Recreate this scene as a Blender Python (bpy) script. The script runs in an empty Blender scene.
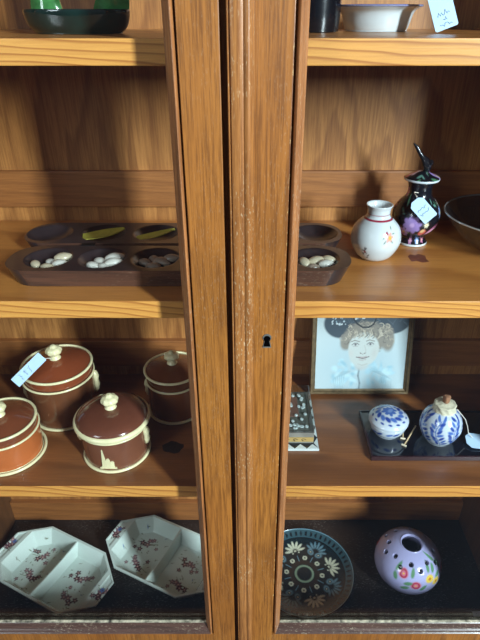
import bpy, bmesh, math, random
import numpy as np
from mathutils import Vector, Matrix

C = bpy.context.scene
COL = C.collection
random.seed(7)
PI = math.pi

# ------------------------------------------------------------------ camera
EYE = 1.6                                   # height of the lens above the room floor
cam = bpy.data.cameras.new('camera')
cam.sensor_fit = 'VERTICAL'
cam.sensor_height = 36.0
cam.sensor_width = 27.0
cam.lens = 527.0 / 640.0 * 36.0
cam.shift_x = -10.0 / 640.0
cam.clip_start = 0.01
camo = bpy.data.objects.new('camera', cam)
COL.objects.link(camo)
camo.location = (0, 0, EYE)
camo.rotation_euler = (math.radians(90 - 30.4), 0, 0)
C.camera = camo

# ------------------------------------------------------------------ world, sun, exposure
W = bpy.data.worlds.new('room_light')
C.world = W
W.use_nodes = True
nt = W.node_tree
nt.nodes.clear()
wo = nt.nodes.new('ShaderNodeOutputWorld')
bg = nt.nodes.new('ShaderNodeBackground')
tc = nt.nodes.new('ShaderNodeTexCoord')
sx = nt.nodes.new('ShaderNodeSeparateXYZ')
rp = nt.nodes.new('ShaderNodeValToRGB')
mr = nt.nodes.new('ShaderNodeMapRange')
mr.inputs['From Min'].default_value = -1
mr.inputs['From Max'].default_value = 1
nt.links.new(tc.outputs['Generated'], sx.inputs[0])
nt.links.new(sx.outputs['Z'], mr.inputs['Value'])
nt.links.new(mr.outputs[0], rp.inputs[0])
nt.links.new(rp.outputs[0], bg.inputs[0])
nt.links.new(bg.outputs[0], wo.inputs[0])
el = rp.color_ramp.elements
el[0].position = 0.0; el[0].color = (0.05, 0.06, 0.08, 1)
el[1].position = 1.0; el[1].color = (0.26, 0.29, 0.33, 1)
e = el.new(0.42); e.color = (0.06, 0.08, 0.11, 1)
e = el.new(0.56); e.color = (0.22, 0.26, 0.31, 1)
bg.inputs[1].default_value = 0.45

# tall window to the right of the photographer
AZ, WD = math.radians(36.5), 3.0
sun = bpy.data.lights.new('window_daylight', 'AREA')
sun.shape = 'RECTANGLE'
sun.size, sun.size_y = 0.20, 1.10
sun.energy = 205.0
sun.color = (0.76, 0.94, 1.0)
suno = bpy.data.objects.new('window_daylight', sun)
COL.objects.link(suno)
suno.location = (WD * math.sin(AZ), .6 - WD * math.cos(AZ), EYE - .25 + 1.05)
suno.rotation_euler = (Vector((0, .6, EYE - .35)) - suno.location).to_track_quat('-Z', 'Y').to_euler()

# a second, fainter window on the left side of the room
win = bpy.data.lights.new('side_daylight', 'AREA')
win.shape = 'RECTANGLE'
win.size, win.size_y = 0.7, 1.1
win.energy = 27.0
win.color = (0.80, 0.94, 1.0)
wino = bpy.data.objects.new('side_daylight', win)
COL.objects.link(wino)
wino.location = (-WD * math.sin(math.radians(39)), .6 - WD * math.cos(math.radians(39)), EYE + .8)
wino.rotation_euler = (Vector((0, .6, EYE - .35)) - wino.location).to_track_quat('-Z', 'Y').to_euler()

vs = C.view_settings
C.display_settings.display_device = 'sRGB'
vs.view_transform = 'Standard'
vs.look = 'None'
vs.gamma = 1
vs.use_curve_mapping = False
vs.exposure = 0.0

# ------------------------------------------------------------------ heights (world)
Z1, Z2, Z3, Z4 = EYE - .0193, EYE - .2696, EYE - .553, EYE - .9258

# ------------------------------------------------------------------ material helpers
def lin(r, g, b):
    def f(c):
        c /= 255.0
        return c / 12.92 if c <= .04045 else ((c + .055) / 1.055) ** 2.4
    return (f(r), f(g), f(b))

def new_mat(name):
    m = bpy.data.materials.new(name)
    m.use_nodes = True
    t = m.node_tree
    b = t.nodes['Principled BSDF']
    return m, t, b

def plain(name, col, rough=.5, metal=0, var=.08, scale=60, coat=0, bump=0):
    """one colour with a little procedural mottling"""
    m, t, b = new_mat(name)
    tcn = t.nodes.new('ShaderNodeTexCoord')
    n = t.nodes.new('ShaderNodeTexNoise')
    n.inputs['Scale'].default_value = scale
    n.inputs['Detail'].default_value = 5
    t.links.new(tcn.outputs['Object'], n.inputs['Vector'])
    r = t.nodes.new('ShaderNodeValToRGB')
    r.color_ramp.elements[0].position = .3
    r.color_ramp.elements[1].position = .7
    r.color_ramp.elements[0].color = (*[c * (1 - var) for c in col], 1)
    r.color_ramp.elements[1].color = (*[min(1, c * (1 + var)) for c in col], 1)
    t.links.new(n.outputs['Fac'], r.inputs[0])
    t.links.new(r.outputs[0], b.inputs['Base Color'])
    b.inputs['Roughness'].default_value = rough
    b.inputs['Metallic'].default_value = metal
    b.inputs['Coat Weight'].default_value = coat
    b.inputs['Coat Roughness'].default_value = .08
    if bump:
        bp = t.nodes.new('ShaderNodeBump')
        bp.inputs['Strength'].default_value = bump
        bp.inputs['Distance'].default_value = .001
        t.links.new(n.outputs['Fac'], bp.inputs['Height'])
        t.links.new(bp.outputs[0], b.inputs['Normal'])
    return m

def painted(name, rough=.25, coat=.3):
    """decoration carried by the mesh itself, as a colour attribute"""
    m, t, b = new_mat(name)
    a = t.nodes.new('ShaderNodeVertexColor')
    a.layer_name = 'Col'
    t.links.new(a.outputs['Color'], b.inputs['Base Color'])
    b.inputs['Roughness'].default_value = rough
    b.inputs['Coat Weight'].default_value = coat
    b.inputs['Coat Roughness'].default_value = .06
    return m

def wood(name, base, dark, light, axis='Z', freq=90, centre=(0.03, -0.06), ring=.6, fibre=.5,
         rough=.38, coat=.25, wear=0.0, wear_col=(.75, .6, .42), distort=.012, fibre_scale=520, ramp=(.35, .8), blotch=.5, mask=(.40, .60)):
    m, t, b = new_mat(name)
    N, L = t.nodes, t.links
    def math_(op, a, bb=None):
        n = N.new('ShaderNodeMath'); n.operation = op
        for i, v in enumerate((a, bb)):
            if v is None: continue
            if isinstance(v, (int, float)): n.inputs[i].default_value = v
            else: L.new(v, n.inputs[i])
        return n.outputs[0]
    def mix(fac, c1, c2, mode='MIX'):
        n = N.new('ShaderNodeMix'); n.data_type = 'RGBA'; n.blend_type = mode
        for s, v in ((0, fac), (6, c1), (7, c2)):
            if isinstance(v, tuple): n.inputs[s].default_value = (*v, 1)
            elif isinstance(v, (int, float)): n.inputs[s].default_value = v
            else: L.new(v, n.inputs[s])
        return n.outputs[2]
    tcn = N.new('ShaderNodeTexCoord')
    k = 'XYZ'.index(axis)
    def mapped(along):
        mp = N.new('ShaderNodeMapping')
        s = [1, 1, 1]; s[k] = along
        mp.inputs['Scale'].default_value = s
        L.new(tcn.outputs['Object'], mp.inputs['Vector'])
        return mp.outputs[0]
    def noise(vec, scale, detail=4, rough_=.5):
        n = N.new('ShaderNodeTexNoise')
        n.inputs['Scale'].default_value = scale
        n.inputs['Detail'].default_value = detail
        n.inputs['Roughness'].default_value = rough_
        L.new(vec, n.inputs['Vector'])
        return n
    nd = noise(mapped(.18), 14, 3)
    vm = N.new('ShaderNodeVectorMath'); vm.operation = 'SUBTRACT'
    L.new(nd.outputs['Color'], vm.inputs[0]); vm.inputs[1].default_value = (.5, .5, .5)
    vs_ = N.new('ShaderNodeVectorMath'); vs_.operation = 'SCALE'
    L.new(vm.outputs[0], vs_.inputs[0]); vs_.inputs['Scale'].default_value = distort * 2
    va = N.new('ShaderNodeVectorMath'); va.operation = 'ADD'
    L.new(mapped(.06), va.inputs[0]); L.new(vs_.outputs[0], va.inputs[1])
    sp = N.new('ShaderNodeSeparateXYZ'); L.new(va.outputs[0], sp.inputs[0])
    o = [i for i in range(3) if i != k]
    p = math_('SUBTRACT', sp.outputs[o[0]], centre[0]); q = math_('SUBTRACT', sp.outputs[o[1]], centre[1])
    r = math_('SQRT', math_('ADD', math_('MULTIPLY', p, p), math_('MULTIPLY', q, q)))
    r = math_('ADD', r, math_('MULTIPLY', sp.outputs[k], 1.0))
    fr = math_('FRACT', math_('MULTIPLY', r, freq))
    rr = N.new('ShaderNodeValToRGB')
    rr.color_ramp.interpolation = 'EASE'
    ce = rr.color_ramp.elements
    ce[0].position = 0.0; ce[0].color = (0, 0, 0, 1)
    ce[1].position = 1.0; ce[1].color = (0, 0, 0, 1)
    x = ce.new(ramp[0]); x.color = (.18, .18, .18, 1)
    x = ce.new(ramp[1]); x.color = (1, 1, 1, 1)
    L.new(fr, rr.inputs[0])
    fib = noise(mapped(.035), fibre_scale, 4, .7)
    fr2 = N.new('ShaderNodeValToRGB')
    fr2.color_ramp.elements[0].position = .42; fr2.color_ramp.elements[1].position = .62
    L.new(fib.outputs['Fac'], fr2.inputs[0])
    big = noise(mapped(.25), 9, 3)
    br = N.new('ShaderNodeValToRGB')
    br.color_ramp.elements[0].position = .3; br.color_ramp.elements[1].position = .7
    L.new(big.outputs['Fac'], br.inputs[0])
    c = mix(math_('MULTIPLY', br.outputs[0], blotch), base, light)
    c = mix(math_('MULTIPLY', rr.outputs[0], ring), c, dark)
    c = mix(math_('MULTIPLY', fr2.outputs[0], fibre), c, dark)
    if wear:
        w1 = noise(mapped(.30), 640, 3, .7)
        w2 = noise(mapped(.5), 16, 3)
        s1 = N.new('ShaderNodeMapRange'); s1.inputs['From Min'].default_value = .575; s1.inputs['From Max'].default_value = .66
        L.new(w1.outputs['Fac'], s1.inputs['Value'])
        s2 = N.new('ShaderNodeMapRange'); s2.inputs['From Min'].default_value = mask[0]; s2.inputs['From Max'].default_value = mask[1]
        L.new(w2.outputs['Fac'], s2.inputs['Value'])
        c = mix(math_('MULTIPLY', math_('MULTIPLY', s1.outputs[0], s2.outputs[0]), wear), c, wear_col)
    L.new(c, b.inputs['Base Color'])
    b.inputs['Roughness'].default_value = rough
    b.inputs['Coat Weight'].default_value = coat
    b.inputs['Coat Roughness'].default_value = .25
    bp = N.new('ShaderNodeBump')
    bp.inputs['Strength'].default_value = .25
    bp.inputs['Distance'].default_value = .0006
    L.new(fib.outputs['Fac'], bp.inputs['Height'])
    L.new(bp.outputs[0], b.inputs['Normal'])
    return m

def pane_material(name, tint=(1, 1, 1), ior=1.5, rough=0.0, body=0.0, body_col=(.05, .06, .07)):
    """clear sheet: Fresnel reflection over straight-through transmission"""
    m = bpy.data.materials.new(name)
    m.use_nodes = True
    t = m.node_tree; t.nodes.clear()
    N, L = t.nodes, t.links
    out = N.new('ShaderNodeOutputMaterial')
    geo = N.new('ShaderNodeNewGeometry')
    mi = N.new('ShaderNodeMapRange')
    mi.inputs['To Min'].default_value = ior; mi.inputs['To Max'].default_value = 1 / ior
    L.new(geo.outputs['Backfacing'], mi.inputs['Value'])
    fr = N.new('ShaderNodeFresnel'); L.new(mi.outputs[0], fr.inputs['IOR'])
    tr = N.new('ShaderNodeBsdfTransparent'); tr.inputs[0].default_value = (*tint, 1)
    gl = N.new('ShaderNodeBsdfGlossy'); gl.inputs['Roughness'].default_value = rough
    gl.inputs[0].default_value = (1, 1, 1, 1)
    mx = N.new('ShaderNodeMixShader')
    L.new(fr.outputs[0], mx.inputs[0]); L.new(gl.outputs[0], mx.inputs[2])
    if body:
        df = N.new('ShaderNodeBsdfDiffuse'); df.inputs[0].default_value = (*body_col, 1)
        m2 = N.new('ShaderNodeMixShader'); m2.inputs[0].default_value = body
        L.new(tr.outputs[0], m2.inputs[1]); L.new(df.outputs[0], m2.inputs[2])
        L.new(m2.outputs[0], mx.inputs[1])
    else:
        L.new(tr.outputs[0], mx.inputs[1])
    L.new(mx.outputs[0], out.inputs[0])
    return m

# ------------------------------------------------------------------ mesh helpers
def link(name, me, mat, parent=None, loc=(0, 0, 0), rot=(0, 0, 0), smooth=False, label=None):
    o = bpy.data.objects.new(name, me)
    COL.objects.link(o)
    if mat is not None:
        for x in (mat if isinstance(mat, (list, tuple)) else [mat]):
            me.materials.append(x)
    if parent: o.parent = parent
    o.location = loc; o.rotation_euler = rot
    if smooth:
        for p in me.polygons: p.use_smooth = True
        try: me.set_sharp_from_angle(angle=math.radians(40))
        except Exception: pass
    if label: o['label'] = label
    return o

def tag(o, label, cat, group=None, kind=None):
    o['label'] = label; o['category'] = cat
    if group: o['group'] = group
    if kind: o['kind'] = kind
    return o

def thing(name, label, cat, loc, rotz=0, group=None):
    o = bpy.data.objects.new(name, None)
    o.empty_display_size = .02
    COL.objects.link(o)
    o.location = loc; o.rotation_euler = (0, 0, rotz)
    return tag(o, label, cat, group)

def to_mesh(bm, name='m'):
    bmesh.ops.recalc_face_normals(bm, faces=bm.faces)
    me = bpy.data.meshes.new(name)
    bm.to_mesh(me); bm.free()
    return me

def add_box(bm, x0, x1, y0, y1, z0, z1, bev=0, mi=0):
    r = bmesh.ops.create_cube(bm, size=1)
    vv = r['verts']
    for v in vv:
        v.co = Vector(((x0 + x1) / 2 + v.co.x * (x1 - x0), (y0 + y1) / 2 + v.co.y * (y1 - y0), (z0 + z1) / 2 + v.co.z * (z1 - z0)))
    fs = {f for v in vv for f in v.link_faces}
    if bev:
        es = list({e for v in vv for e in v.link_edges})
        rr = bmesh.ops.bevel(bm, geom=es, offset=bev, segments=2, affect='EDGES', profile=.6)
        fs = set(rr['faces']) | {f for f in fs if f.is_valid}
    for f in fs:
        if f.is_valid: f.material_index = mi
    return fs

def box_mesh(x0, x1, y0, y1, z0, z1, bev=0):
    bm = bmesh.new(); add_box(bm, x0, x1, y0, y1, z0, z1, bev)
    return to_mesh(bm)

def add_prism(bm, prof, a0, a1, axis='Z'):
    """extrude a closed 2-D profile along an axis"""
    def p3(p, a):
        return {'Z': (p[0], p[1], a), 'X': (a, p[0], p[1]), 'Y': (p[0], a, p[1])}[axis]
    A = [bm.verts.new(p3(p, a0)) for p in prof]
    B = [bm.verts.new(p3(p, a1)) for p in prof]
    n = len(prof)
    for i in range(n):
        bm.faces.new((A[i], A[(i + 1) % n], B[(i + 1) % n], B[i]))
    bm.faces.new(A); bm.faces.new(B)

def frame_sweep(bm, x0, x1, z0, z1, prof, bottom=0):
    """closed profile (inset, y) mitred round a rectangle in the xz plane"""
    loops = []
    for d, y in prof:
        loops.append([bm.verts.new(c) for c in ((x0 + d, y, z0 + d), (x1 - d, y, z0 + d), (x1 - d, y, z1 - d), (x0 + d, y, z1 - d))])
    n = len(loops)
    for i in range(n):
        a, b = loops[i], loops[(i + 1) % n]
        for j in range(4):
            bm.faces.new((a[j], a[(j + 1) % 4], b[(j + 1) % 4], b[j])).material_index = bottom if j == 0 else 0

def lathe(prof, seg=64, rfun=None, colour=None, zsub=1):
    """surface of revolution; angle 0 looks along -y. prof: list of (r, z)."""
    pr = []
    for i in range(len(prof) - 1):
        for k in range(zsub):
            f = k / zsub
            pr.append((prof[i][0] * (1 - f) + prof[i + 1][0] * f, prof[i][1] * (1 - f) + prof[i + 1][1] * f))
    pr.append(prof[-1])
    V, F, TH, SS = [], [], [], []
    s = 0
    rows = []
    for i, (r, z) in enumerate(pr):
        if i: s += math.hypot(r - pr[i - 1][0], z - pr[i - 1][1])
        if r < 1e-6:
            rows.append([len(V)]); V.append((0, 0, z)); TH.append(0); SS.append(s)
        else:
            row = []
            for j in range(seg):
                th = 2 * PI * j / seg - PI
                q = r * (rfun(th, z) if rfun else 1)
                row.append(len(V)); V.append((q * math.sin(th), -q * math.cos(th), z)); TH.append(th); SS.append(s)
            rows.append(row)
    for a, b in zip(rows[:-1], rows[1:]):
        if len(a) == 1 and len(b) == 1: continue
        for j in range(seg):
            k = (j + 1) % seg
            if len(a) == 1: F.append((a[0], b[k], b[j]))
            elif len(b) == 1: F.append((a[j], a[k], b[0]))
            else: F.append((a[j], a[k], b[k], b[j]))
    me = bpy.data.meshes.new('lathe')
    me.from_pydata(V, [], F)
    bm = bmesh.new(); bm.from_mesh(me)
    bmesh.ops.recalc_face_normals(bm, faces=bm.faces); bm.to_mesh(me); bm.free()
    if colour is not None:
        set_cols(me, colour(np.array(TH), np.array(SS), np.array(V)))
    return me

def smooth_prof(pts, n=6):
    """Catmull-Rom through (r, z) points"""
    out = []
    P = [pts[0]] + list(pts) + [pts[-1]]
    for i in range(1, len(P) - 2):
        p0, p1, p2, p3 = P[i - 1], P[i], P[i + 1], P[i + 2]
        for k in range(n):
            t = k / n
            out.append(tuple(max(0 if j == 0 else -9, .5 * (2 * p1[j] + (p2[j] - p0[j]) * t + (2 * p0[j] - 5 * p1[j] + 4 * p2[j] - p3[j]) * t * t + (3 * p1[j] - p0[j] - 3 * p2[j] + p3[j]) * t ** 3)) for j in range(2)))
    out.append(pts[-1])
    return out

def set_cols(me, rgb):
    a = me.color_attributes.new('Col', 'FLOAT_COLOR', 'POINT')
    n = len(me.vertices)
    d = np.ones((n, 4), dtype=np.float32)
    d[:, :3] = rgb[:n]
    a.data.foreach_set('color', d.ravel())

def torus(R, r, z, seg=56, ms=10, sq=1.0):
    V, F = [], []
    for i in range(seg):
        t = 2 * PI * i / seg
        for j in range(ms):
            p = 2 * PI * j / ms
            q = R + r * math.cos(p)
            V.append((q * math.cos(t), q * math.sin(t), z + r * sq * math.sin(p)))
    for i in range(seg):
        for j in range(ms):
            F.append((i * ms + j, ((i + 1) % seg) * ms + j, ((i + 1) % seg) * ms + (j + 1) % ms, i * ms + (j + 1) % ms))
    me = bpy.data.meshes.new('torus'); me.from_pydata(V, [], F)
    return me

def tube(pts, rad, seg=8):
    """round tube along a polyline; rad is a number or one per point"""
    pts = [Vector(p) for p in pts]
    n = len(pts)
    R = rad if isinstance(rad, (list, tuple)) else [rad] * n
    V, F = [], []
    up = Vector((0.13, 0.21, 1)).normalized()
    for i, p in enumerate(pts):
        d = (pts[min(i + 1, n - 1)] - pts[max(i - 1, 0)]).normalized()
        a = d.cross(up)
        if a.length < .1: a = d.cross(Vector((1, 0, 0)))
        a.normalize(); b = d.cross(a).normalized()
        for j in range(seg):
            t = 2 * PI * j / seg
            V.append(p + (a * math.cos(t) + b * math.sin(t)) * R[i])
    for i in range(n - 1):
        for j in range(seg):
            k = (j + 1) % seg
            F.append((i * seg + j, i * seg + k, (i + 1) * seg + k, (i + 1) * seg + j))
    F.append(tuple(range(seg))[::-1]); F.append(tuple((n - 1) * seg + j for j in range(seg)))
    me = bpy.data.meshes.new('tube'); me.from_pydata([tuple(v) for v in V], [], F)
    return me

def join_meshes(ms):
    bm = bmesh.new()
    for m in ms: bm.from_mesh(m)
    return to_mesh(bm)

def field(us, wfun, top, bot, nv, shrink=1.0, colour=None):
    """slab over the strip |v| <= w(u): top(u, v) and bot(u, v) heights, walls between; bottom outline may shrink"""
    nu = len(us)
    t = np.linspace(-1, 1, nv)
    U = np.repeat(us[:, None], nv, 1)
    Wd = np.array([wfun(u) for u in us])
    Vv = Wd[:, None] * t[None, :]
    ZT, ZB = top(U, Vv), bot(U, Vv)
    A = np.stack([U, Vv, ZT], -1).reshape(-1, 3)
    B = np.stack([U * shrink, Vv * shrink, ZB], -1).reshape(-1, 3)
    co = np.concatenate([A, B])
    n = nu * nv
    F = []
    for i in range(nu - 1):
        for j in range(nv - 1):
            a = i * nv + j
            F.append((a, a + nv, a + nv + 1, a + 1))
            F.append((n + a, n + a + 1, n + a + nv + 1, n + a + nv))
    for i in range(nu - 1):
        a, b = i * nv, (i + 1) * nv
        F.append((a, n + a, n + b, b))
        a, b = i * nv + nv - 1, (i + 1) * nv + nv - 1
        F.append((a, b, n + b, n + a))
    for j in range(nv - 1):
        F.append((j, j + 1, n + j + 1, n + j))
        a = (nu - 1) * nv + j
        F.append((a, n + a, n + a + 1, a + 1))
    me = bpy.data.meshes.new('field')
    me.from_pydata(co.tolist(), [], F)
    if colour is not None:
        set_cols(me, colour(co))
    return me

class Paint:
    """stamps of flat decoration colour on a set of surface points"""
    def __init__(s, x, y, base):
        s.x, s.y = np.asarray(x), np.asarray(y)
        s.c = np.tile(np.array(base, dtype=float), (len(s.x), 1))
    def put(s, a, col):
        a = np.clip(a, 0, 1)[:, None]
        s.c = s.c * (1 - a) + np.array(col) * a
    def ellipse(s, cx, cy, rx, ry, rot, col, soft=.25, op=1.0):
        dx, dy = s.x - cx, s.y - cy
        c, n = math.cos(rot), math.sin(rot)
        d = np.sqrt(((dx * c + dy * n) / rx) ** 2 + ((-dx * n + dy * c) / ry) ** 2)
        s.put((1 - d) / soft * op if op == 1 else np.clip((1 - d) / soft, 0, 1) * op, col)
    def ring(s, cx, cy, r, w, col, op=1):
        d = np.abs(np.hypot(s.x - cx, s.y - cy) - r)
        s.put(np.clip((w - d) / (w * .5), 0, 1) * op, col)
    def line(s, x0, y0, x1, y1, w, col, op=1):
        vx, vy = x1 - x0, y1 - y0
        t = np.clip(((s.x - x0) * vx + (s.y - y0) * vy) / (vx * vx + vy * vy + 1e-12), 0, 1)
        d = np.hypot(s.x - x0 - t * vx, s.y - y0 - t * vy)
        s.put(np.clip((w - d) / (w * .5), 0, 1) * op, col)
    def poly(s, pts, w, col, op=1):
        for a, b in zip(pts[:-1], pts[1:]): s.line(*a, *b, w, col, op)
    def flower(s, cx, cy, r, n, col, mid, rot=0):
        for i in range(n):
            a = rot + 2 * PI * i / n
            s.ellipse(cx + .55 * r * math.cos(a), cy + .55 * r * math.sin(a), .5 * r, .34 * r, a, col, .35)
        s.ellipse(cx, cy, .28 * r, .28 * r, 0, mid, .4)
    def leaf(s, cx, cy, L, rot, col, fat=.36):
        s.ellipse(cx, cy, L / 2, L / 2 * fat, rot, col, .4)

# ------------------------------------------------------------------ materials
M = {}
M['stile'] = wood('oak_stile', lin(158, 94, 38), lin(88, 46, 17), lin(178, 114, 48), 'Z', freq=38, ring=.30, fibre=.62, wear=.10, rough=.42, coat=.1, blotch=.8)
M['rail'] = wood('oak_rail', lin(160, 96, 42), lin(92, 50, 22), lin(178, 114, 52), 'X', freq=38, ring=.30, fibre=.55, wear=.3, rough=.42, coat=.1)
M['astragal'] = wood('oak_astragal', lin(168, 106, 54), lin(100, 54, 26), lin(186, 126, 72), 'Z', freq=50, ring=.25, fibre=.6, wear=.5, rough=.32, wear_col=lin(232, 206, 168))
M['lockstile'] = wood('oak_lock_stile', lin(162, 92, 40), lin(84, 42, 17), lin(184, 116, 50), 'Z', freq=44, ring=.55, fibre=.66, wear=.75, rough=.4, coat=.1, distort=.02, wear_col=lin(224, 184, 118), blotch=.8, mask=(.30, .52))
M['bead'] = wood('oak_bead', lin(168, 104, 56), lin(98, 54, 26), lin(186, 122, 70), 'Z', freq=60, ring=.3, fibre=.55, wear=.25, rough=.5, coat=0)
M['bead_low'] = wood('dark_bottom_bead', lin(84, 58, 50), lin(46, 32, 30), lin(98, 70, 60), 'X', freq=60, ring=.3, fibre=.5, wear=.3, rough=.25, coat=.4)  # bottom run darker and glossier than the other bead sides
M['shelf'] = wood('pine_shelf', lin(222, 154, 72), lin(150, 80, 26), lin(232, 172, 92), 'X', freq=135, centre=(.02, -.05), ring=.7, fibre=.2, rough=.42, distort=.016, ramp=(.55, .86))
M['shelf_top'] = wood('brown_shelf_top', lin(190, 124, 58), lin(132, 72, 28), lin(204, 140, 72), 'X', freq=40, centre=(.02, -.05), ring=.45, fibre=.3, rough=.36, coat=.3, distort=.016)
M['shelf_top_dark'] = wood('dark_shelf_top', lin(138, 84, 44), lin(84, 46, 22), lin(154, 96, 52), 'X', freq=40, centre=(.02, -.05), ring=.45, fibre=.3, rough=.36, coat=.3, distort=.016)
M['back'] = wood('pine_back_panel', lin(178, 118, 60), lin(112, 62, 26), lin(198, 140, 78), 'Z', freq=60, ring=.5, fibre=.5, rough=.5, coat=.1, distort=.035)
M['back_rail'] = wood('pine_back_rail', lin(152, 94, 46), lin(104, 58, 26), lin(170, 110, 58), 'X', freq=70, ring=.3, fibre=.4, rough=.5, coat=.1)
M['base'] = wood('dark_base_board', lin(38, 29, 25), lin(20, 18, 18), lin(48, 36, 30), 'X', freq=24, ring=.3, fibre=.4, rough=.4, coat=.2, wear=.35, wear_col=lin(190, 186, 180))
M['putty'] = plain('worn_putty', lin(160, 150, 130), .7, var=.9, scale=140, bump=.5)
M['glass'] = pane_material('window_glass', ior=1.42)
M['dark_metal'] = plain('blackened_iron', lin(40, 36, 36), .45, .8)
M['worn_metal'] = plain('worn_brass', lin(150, 146, 140), .45, .7, .3)
M['hole'] = plain('lock_hole', lin(6, 5, 6), 1.0)
M['hole'].node_tree.nodes['Principled BSDF'].inputs['Specular IOR Level'].default_value = 0.0
M['cream'] = plain('cream_glaze', lin(232, 222, 176), .3, var=.06, coat=.4)
M['tag'] = plain('paper_tag', lin(184, 212, 236), .8, var=.03)
M['string'] = plain('cotton_string', lin(220, 210, 195), .9)
M['ink'] = plain('pencil_ink', lin(90, 105, 135), .8)

# ------------------------------------------------------------------ room
def structure(name, me, mat):
    o = link(name, me, mat); o['kind'] = 'structure'
    return o
M['room_floor'] = plain('room_carpet', lin(40, 46, 58), .95, var=.2)
M['room_wall'] = plain('room_plaster', lin(150, 145, 138), .9)
structure('floor', box_mesh(-2.6, 2.6, -2.2, .86, -.05, 0), M['room_floor'])
structure('wall_back', box_mesh(-2.6, 2.6, .86, .92, 0, 2.6), M['room_wall'])

# ------------------------------------------------------------------ display cabinet
XL, XR = -.495, .440                        # inside faces of the two sides
YF, YB = .4795, .755                        # carcass front and back panel
ZT = EYE + .27
cab = thing('display_cabinet', 'tall glazed wooden display cabinet with two doors and pine shelves', 'cabinet', (0, .6, 0))
def cp(name, me, mat, parent=None, **k):    # cabinet part built in world coordinates
    p = parent or cab
    o = link(name, me, mat, p, loc=(0, -.6, 0) if p is cab else (0, 0, 0), **k)
    return o
M['side'] = wood('dark_cabinet_side', lin(96, 62, 36), lin(54, 34, 20), lin(110, 72, 42), 'Z', freq=38, ring=.3, fibre=.5)
cp('side_panel', box_mesh(XL - .025, XL, YF, .785, 0, ZT, .001), M['side'])
cp('side_panel', box_mesh(XR, XR + .025, YF, .785, 0, ZT, .001), M['side'])
cp('back_panel', box_mesh(XL, XR, YB, YB + .012, .5, ZT - .02), M['back'])
cp('top_board', box_mesh(XL - .04, XR + .04, .44, .80, ZT, ZT + .025, .002), M['rail'])
cp('base_board', box_mesh(XL, XR, YF + .0005, YB, Z4 - .022, Z4 - .0004, .0008), M['base'])
bm = bmesh.new()
add_box(bm, XL - .025, XR + .025, .455, .477, .10, .60, .002)
add_box(bm, XL - .025, XR + .025, .470, .785, 0, .09, .002)
cp('lower_front', to_mesh(bm), M['rail'])
cp('plinth_strip', box_mesh(XL, XR, .745, YB, Z4, Z4 + .052, .001), M['back_rail'])
for z in (Z2, Z3):
    cp('back_rail', box_mesh(XL, XR, .746, YB, z + .023, z + .0745, .0012), M['back_rail'])
for z in (Z1, Z2, Z3):
    me = box_mesh(XL, XR, .5, YB, z - .0215, z - .0004, .0012)
    for p in me.polygons: p.material_index = 1 if p.normal.z > .8 else 0   # browner top face, paler front edge
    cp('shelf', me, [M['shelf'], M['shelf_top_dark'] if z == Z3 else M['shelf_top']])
# knot in the middle shelf
kn = plain('pine_knot', lin(104, 52, 30), .5, var=.35, scale=220)
KNOT = ((-.95, .35), (-.55, .8), (-.1, .55), (.3, .9), (.95, .5), (.8, -.2), (.9, -.75), (.2, -.95), (-.35, -.6), (-.9, -.7))
OVAL = [((1 + .12 * math.sin(q * 2.3)) * math.cos(q * .449), (1 + .15 * math.sin(q * 1.7 + 1)) * math.sin(q * .449)) for q in range(14)]
for kx, ky, ka, kb, kz, shape, km, lb in ((.2125, .6150, .0120, .0145, Z2, KNOT, kn, 'dark reddish knot in the middle pine shelf'),
                                    (-.1135, .5735, .0160, .0120, Z3, OVAL, plain('dark_knot', lin(46, 28, 18), .5, var=.35, scale=220), 'dark oval knot in the lower shelf')):
    bm = bmesh.new()
    cv = [bm.verts.new((kx + a * ka, ky + b * kb, kz - .0002)) for a, b in shape]
    f = bm.faces.new(cv)
    ex = bmesh.ops.extrude_face_region(bm, geom=[f])
    for v in [g for g in ex['geom'] if isinstance(g, bmesh.types.BMVert)]: v.co.z -= .001
    cp('shelf_knot', to_mesh(bm), km, label=lb)

# doors
GB = EYE - .8277                            # top of the bottom rail
GT = EYE + .20
BEAD = [(0.0003, .4625), (.0020, .4625), (.0020, .4552), (.0026, .4540), (.0040, .4531), (.0050, .4539), (.0056, .4556), (.0072, .4575), (.0092, .4610), (.0102, .4650), (.0115, .4662), (.0115, .4700), (.0003, .4700)]
def door(x0, x1, i0, i1, lock):
    bm = bmesh.new()
    zb, zt = EYE - .935, EYE + .26
    add_box(bm, x0, i0, .455, .477, zb, zt, .0008, 1 if lock else 0)
    add_box(bm, i1, x1, .455, .477, zb, zt, .0008, 0)
    add_box(bm, i0, i1, .4552, .4768, zb, GB, .0004, 2)
    add_box(bm, i0, i1, .4552, .4768, GT, zt, .0004, 2)
    d = cp('door', to_mesh(bm), [M['stile'], M['lockstile'], M['rail']])
    bm = bmesh.new(); frame_sweep(bm, i0, i1, GB, GT, BEAD, 1)
    cp('glazing_bead', to_mesh(bm), [M['bead'], M['bead_low']], d, smooth=True)
    cp('glass_pane', box_mesh(i0 + .003, i1 - .003, .4705, .4735, GB + .003, GT - .003), M['glass'], d)
    bm = bmesh.new()
    add_box(bm, i0 + .0112, i1 - .0112, .4664, .4702, GB + .0108, GB + .0126, .0005)
    cp('putty_strip', to_mesh(bm), M['putty'], d, label='pale worn putty along the bottom of the glass')
    return d
dl = door(XL - .025, -.0232, XL + .03, -.0560, False)
dr = door(-.0180, XR + .025, .0342, XR - .025, True)
PROF = [(-.0176, .4552), (-.0178, .4508), (-.0172, .4500), (-.0164, .4500), (-.0161, .4512), (-.0154, .4512), (-.0150, .4494), (-.0142, .4489), (-.0064, .4487), (-.0052, .4493), (-.0042, .4482), (-.0028, .4473), (-.0010, .4472), (.0006, .4482), (.0016, .4500), (.0022, .4520), (.0034, .4535), (.0036, .4552)]
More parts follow.
